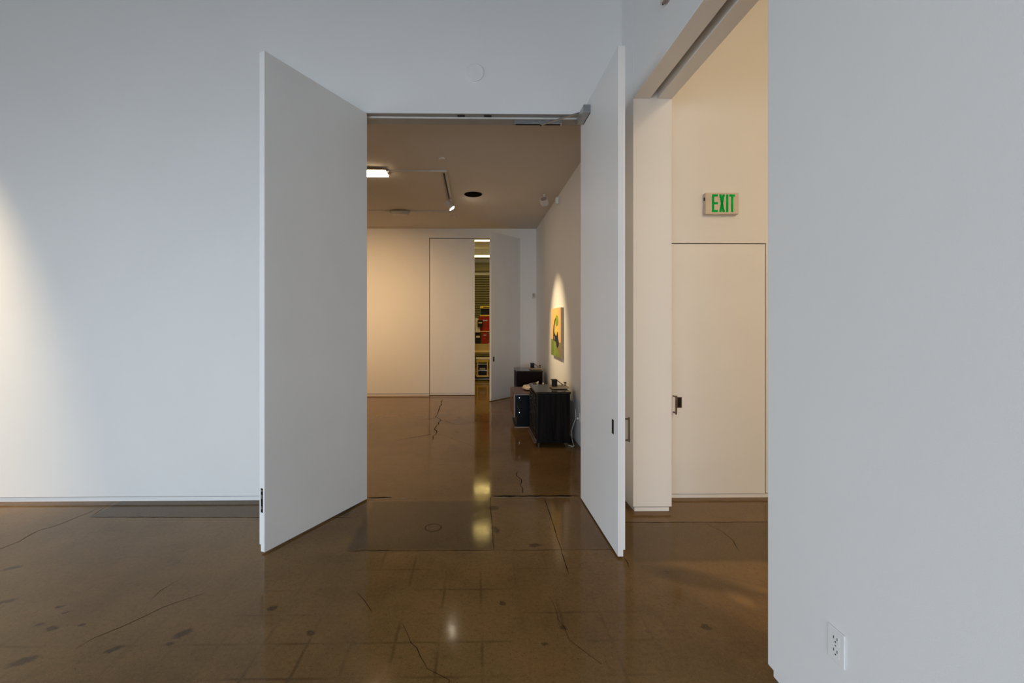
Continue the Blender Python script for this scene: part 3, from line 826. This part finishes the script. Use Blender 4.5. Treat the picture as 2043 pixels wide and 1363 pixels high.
telegraph('key_device', 'small key device with coil and lever on the black carved cabinet', (1.195, 6.245, .747), 0.0)
telegraph('key_device', 'small key device with coil and lever on the plain far cabinet', (1.205, 8.72, .747), 0.0)
k2 = thing('relay_device', 'cream board with bright metal pieces on the rosewood console', 'sculpture', (.945, 7.40, .547), 0, 'key devices on the cabinets')
b = MB(); b.prism([(-.145, .0), (-.10, -.16), (.22, -.16), (.25, .0), (.22, .24), (-.10, .24)], 'z', .02, .05); b.build('base', 'cream', k2, bevel=.012)
for x, y in ((-.06, -.10), (.16, -.10), (-.06, .18), (.16, .18)):
    MB().cyl((x, y, 0), (x, y, .022), .016, n=12).build('foot', 'black', k2)
MB().box(-.075, -.025, .06, .10, .05, .075).build('terminal_block', 'steel', k2, bevel=.003)
for (x, y, z, r) in ((.02, .02, .078, .018), (.115, .10, .100, .020), (.135, .12, .11, .012), (.22, .10, .09, .016)):
    st_ = MB().cyl((x, y, .05), (x, y, z), .006, n=12).build('post', 'chrome', k2)
    MB().lathe([(.001, .018), (r * .8, .014), (r, .0), (r * .7, -.008), (.001, -.01)], 16, (x, y, z)).build('bright_knob', 'chrome', st_, smooth=True)
MB().box(.05, .095, .14, .19, .05, .09).build('bobbin', 'black', k2)
MB().tube([(-.05, .08, .075), (.02, .10, .095), (.115, .10, .10)], .004).build('contact_arm', 'steel', k2)

# ------------------------------------------------------------------ sockets and cord behind the near cabinet
for y, z, lb in ((5.92, .41, 'white socket plate feeding the white cord'), (6.17, .41, 'white socket plate in the shadow of the carved cabinet')):
    t_ = thing('gallery_outlet', lb, 'outlet', (XG, y, z), 0, 'gallery wall sockets')
    MB().box(-.007, 0, -.037, .037, -.06, .06).build('cover_plate', 'white', t_, bevel=.003)
    for zc in (.024, -.024):
        MB().box(-.0085, -.006, -.016, .016, zc - .016, zc + .016).build('socket_face', 'fixture', t_)
cd = thing('hanging_cord', 'white power cord hanging from the gallery socket to the floor', 'cord', (XG - .03, 6.0, 0))
P = [(.015, -.06, .388), (.0, -.05, .386), (-.012, -.02, .36), (-.03, .02, .28), (-.05, .03, .20), (-.045, .05, .10), (-.03, .06, .03), (-.03, .02, .008),
     (-.035, -.04, .007), (-.07, -.05, .007), (-.11, .0, .007), (-.13, .06, .007), (-.11, .12, .007)]
def smooth_path(P, n=6):
    P = [Vector(p) for p in P]; out = []
    for i in range(len(P) - 1):
        p0, p1, p2, p3 = P[max(i - 1, 0)], P[i], P[i + 1], P[min(i + 2, len(P) - 1)]
        for k in range(n):
            t = k / n
            out.append(.5 * ((2 * p1) + (-p0 + p2) * t + (2 * p0 - 5 * p1 + 4 * p2 - p3) * t * t + (-p0 + 3 * p1 - 3 * p2 + p3) * t ** 3))
    return out + [P[-1]]
MB().tube(smooth_path(P), .0045).build('cable', 'cord', cd, smooth=True)
MB().box(-.004, .022, -.078, -.046, .372, .402).build('plug', 'cord', cd, bevel=.006)
ps = thing('power_adapter', 'black power adapter on the floor behind the carved cabinet', 'adapter', (1.335, 6.25, 0))
MB().box(-.035, .035, -.06, .06, 0, .045).build('housing', 'black', ps, bevel=.006)
MB().tube(smooth_path([(0, -.06, .015), (-.01, -.11, .006), (.01, -.16, .006), (.05, -.14, .006)]), .004).build('lead', 'black', ps)

# ------------------------------------------------------------------ store room seen through the gap
sh = thing('roller_shutter', 'olive grey roll-up shutter closing the store room', 'shutter', (.4, YS, 0))
MB().box(-1.7, 1.7, -.35, 0, 3.555, 3.86).build('hood', 'hood', sh, bevel=.01)
for s in (-1, 1):
    MB().box(s * 1.62 - .05, s * 1.62 + .05, -.12, 0, 0, 3.45).build('guide_rail', 'shutter', sh)
me = None
for i in range(38):
    z = .02 + i * .090
    if me is None:
        o = MB().prism([(-.045, 0), (-.075, .025), (-.075, .062), (-.045, .086), (-.035, .086), (-.035, 0)], 'x', -1.57, 1.57).build('slat', 'shutter', sh); me = o.data
        o.location = (0, 0, z)
    else:
        o = bpy.data.objects.new('slat', me); COL.objects.link(o); o.parent = sh; o.location = (0, 0, z)
for y, lb in ((11.60, 'fluorescent strip on the store room ceiling just past the door'), (14.45, 'fluorescent strip on the store room ceiling nearest the shutter')):
    t_ = thing('fluorescent_strip', lb, 'light fixture', (.3, y, 4.05), 0, 'store room strip lights')
    MB().box(-1.25, 1.25, -.08, .08, -.19, 0).build('housing', 'white', t_)
    MB().box(-1.22, 1.22, -.07, .07, -.235, -.190).build('diffuser', 'lamp_tube', t_)
    area('strip_light', (.3, y, 3.80), (0, 0, 0), 2.4, .15, 33, (1.0, .72, .22))

wb = thing('workbench', 'plywood workbench with bright front edge in the store room', 'workbench', (.25, 12.95, 0))
MB().box(-.8, .9, 0, .80, .795, .838).build('worktop', 'pine', wb)
MB().box(-.8, .9, .03, .78, .735, .795).build('apron', 'ply', wb)
for x in (-.76, .80):
    for y in (.04, .70):
        MB().box(x, x + .06, y, y + .06, 0, .735).build('leg', 'pine', wb)
MB().box(-.76, .86, .10, .76, .20, .225).build('lower_shelf', 'ply', wb)
for i, (z, th, dx) in enumerate(((.838, .085, 0), (.923, .055, .03), (.978, .055, -.02))):
    o = MB().box(-.62 + dx, .62 + dx, -.35, .34, 0, th - .003).build('plywood_stack_board', 'ply')
    o.location = (.30, 13.36, z)
    tag(o, ('thick plywood board lying directly on the workbench', 'plywood board in the middle of the pile on the workbench', 'topmost plywood board under the red crates')[i], 'board', 'boards on the workbench')
ZR = 1.032
def crate(loc, w_, d_, h_, label, m='red'):
    t_ = thing('red_crate', label, 'crate', loc, 0, 'red crates on the workbench')
    MB().box(0, w_, 0, d_, 0, h_ - .02).build('body', m, t_, bevel=.008)
    MB().box(-.006, w_ + .006, -.006, d_, h_ - .02, h_).build('rim', m, t_, bevel=.003)
    MB().box(w_ * .3, w_ * .7, -.012, 0, h_ * .68, h_ * .76).build('handle', 'greyrail', t_)
    return t_
crate((.205, 13.20, ZR), .200, .42, .355, 'small red crate standing on the plywood boards')
o = MB().box(-.01, .30, 0, .44, 0, .022).build('shelf_board', 'pine'); o.location = (.160, 13.18, ZR + .358); tag(o, 'pale shelf board between the two red crates', 'board')
crate((.130, 13.20, ZR + .382), .36, .42, .435, 'large red crate on the pale shelf board')
def labelled_box(name, label, loc, w_, d_, h_, m):
    t_ = thing(name, label, 'box', loc)
    MB().box(0, w_, 0, d_, 0, h_).build('body', m, t_, bevel=.006)
    MB().box(w_ * .15, w_ * .85, -.003, 0, h_ * .55, h_ * .72).build('label_strip', 'cream', t_)
    MB().box(-.004, w_ + .004, -.004, d_ + .004, h_ - .03, h_ + .004).build('lid', m, t_, bevel=.003)
    return t_
labelled_box('black_box', 'black box with pale label strip left of the small red crate', (.020, 13.20, ZR), .160, .36, .33, 'black')
o = MB().prism([(.0, 0), (.14, 0), (.14, .30), (.085, .36), (.085, .42), (.0, .43)], 'y', 0, .02).build('white_panel', 'greyboard')
o.location = (.020, 13.17, ZR + .34); tag(o, 'grey-white cut panel leaning by the large red crate', 'panel')
labelled_box('black_tool_case', 'black tool case hung with pale label before the large red crate', (.090, 13.12, ZR + .50), .15, .045, .20, 'black')
yb = thing('yellow_display_bin', 'yellow framed display bin with dark front on top of the red crates', 'display bin', (.165, 13.22, ZR + .822))
MB().box(0, .40, -.01, .26, .235, .305).build('header_strip', 'yellow', yb)
MB().box(.09, .32, -.014, -.010, .255, .280).build('header_lettering', 'ebony', yb)
MB().box(.018, .40, .02, .26, .045, .235).build('dark_front', 'black', yb)
MB().box(.0, .018, -.005, .26, .03, .235).build('side_panel', 'greenplastic', yb)
MB().box(.0, .40, -.012, .26, .005, .045).build('bottom_rail', 'yellow', yb)
MB().box(.02, .38, .02, .24, 0.0, .005).build('foot_pad', 'rubber', yb)

ct = thing('yellow_cart', 'yellow rolling cart with rails parked before the workbench', 'cart', (.07, 12.55, 0))
for x in (.0, .285):
    for y in (0, .30):
        MB().box(x, x + .022, y, y + .022, .12, .60).build('post', 'pine', ct)
MB().box(-.02, .33, -.004, .33, .545, .600).build('top_board', 'yellow', ct)
for z in (.47, .29):
    MB().box(.022, .285, .002, .016, z, z + .022).build('rail', 'greyrail', ct)
MB().box(-.02, .33, -.004, .33, .115, .160).build('bottom_board', 'pine', ct)
MB().box(-.06, .40, -.02, .34, .078, .112).build('chassis', 'black', ct)
MB().box(-.06, .40, -.035, -.02, .050, .072).build('bumper', 'greyrail', ct)
for x in (-.02, .34):
    for y in (.02, .28):
        w_ = MB().cyl((x - .015, y, .035), (x + .015, y, .035), .035, n=18).build('wheel', 'rubber', ct)
MB().box(-.06, .40, -.02, -.008, .045, .080).build('chassis_skirt', 'black', ct)
bx = labelled_box('black_bin', 'black bin riding inside the yellow cart', (.105, 12.60, .162), .235, .22, .29, 'black')
o = MB().box(0, .40, 0, .30, 0, .05).build('folded_dust_sheet', 'greyboard', bevel=.015); o.location = (.04, 12.57, .602)
tag(o, 'folded grey dust sheet on the yellow cart', 'dust sheet')
for i in range(5):
    o = MB().box(0, .13, 0, .28, 0, .055).build('timber_offcut', 'pine', bevel=.004)
    o.location = (.50 + (i % 2) * .01, 12.62, .001 + i * .056)
    tag(o, ('bottom', 'second', 'third', 'fourth', 'topmost')[i] + ' pine offcut of the pile beside the yellow cart', 'timber', 'pine offcuts beside the cart')
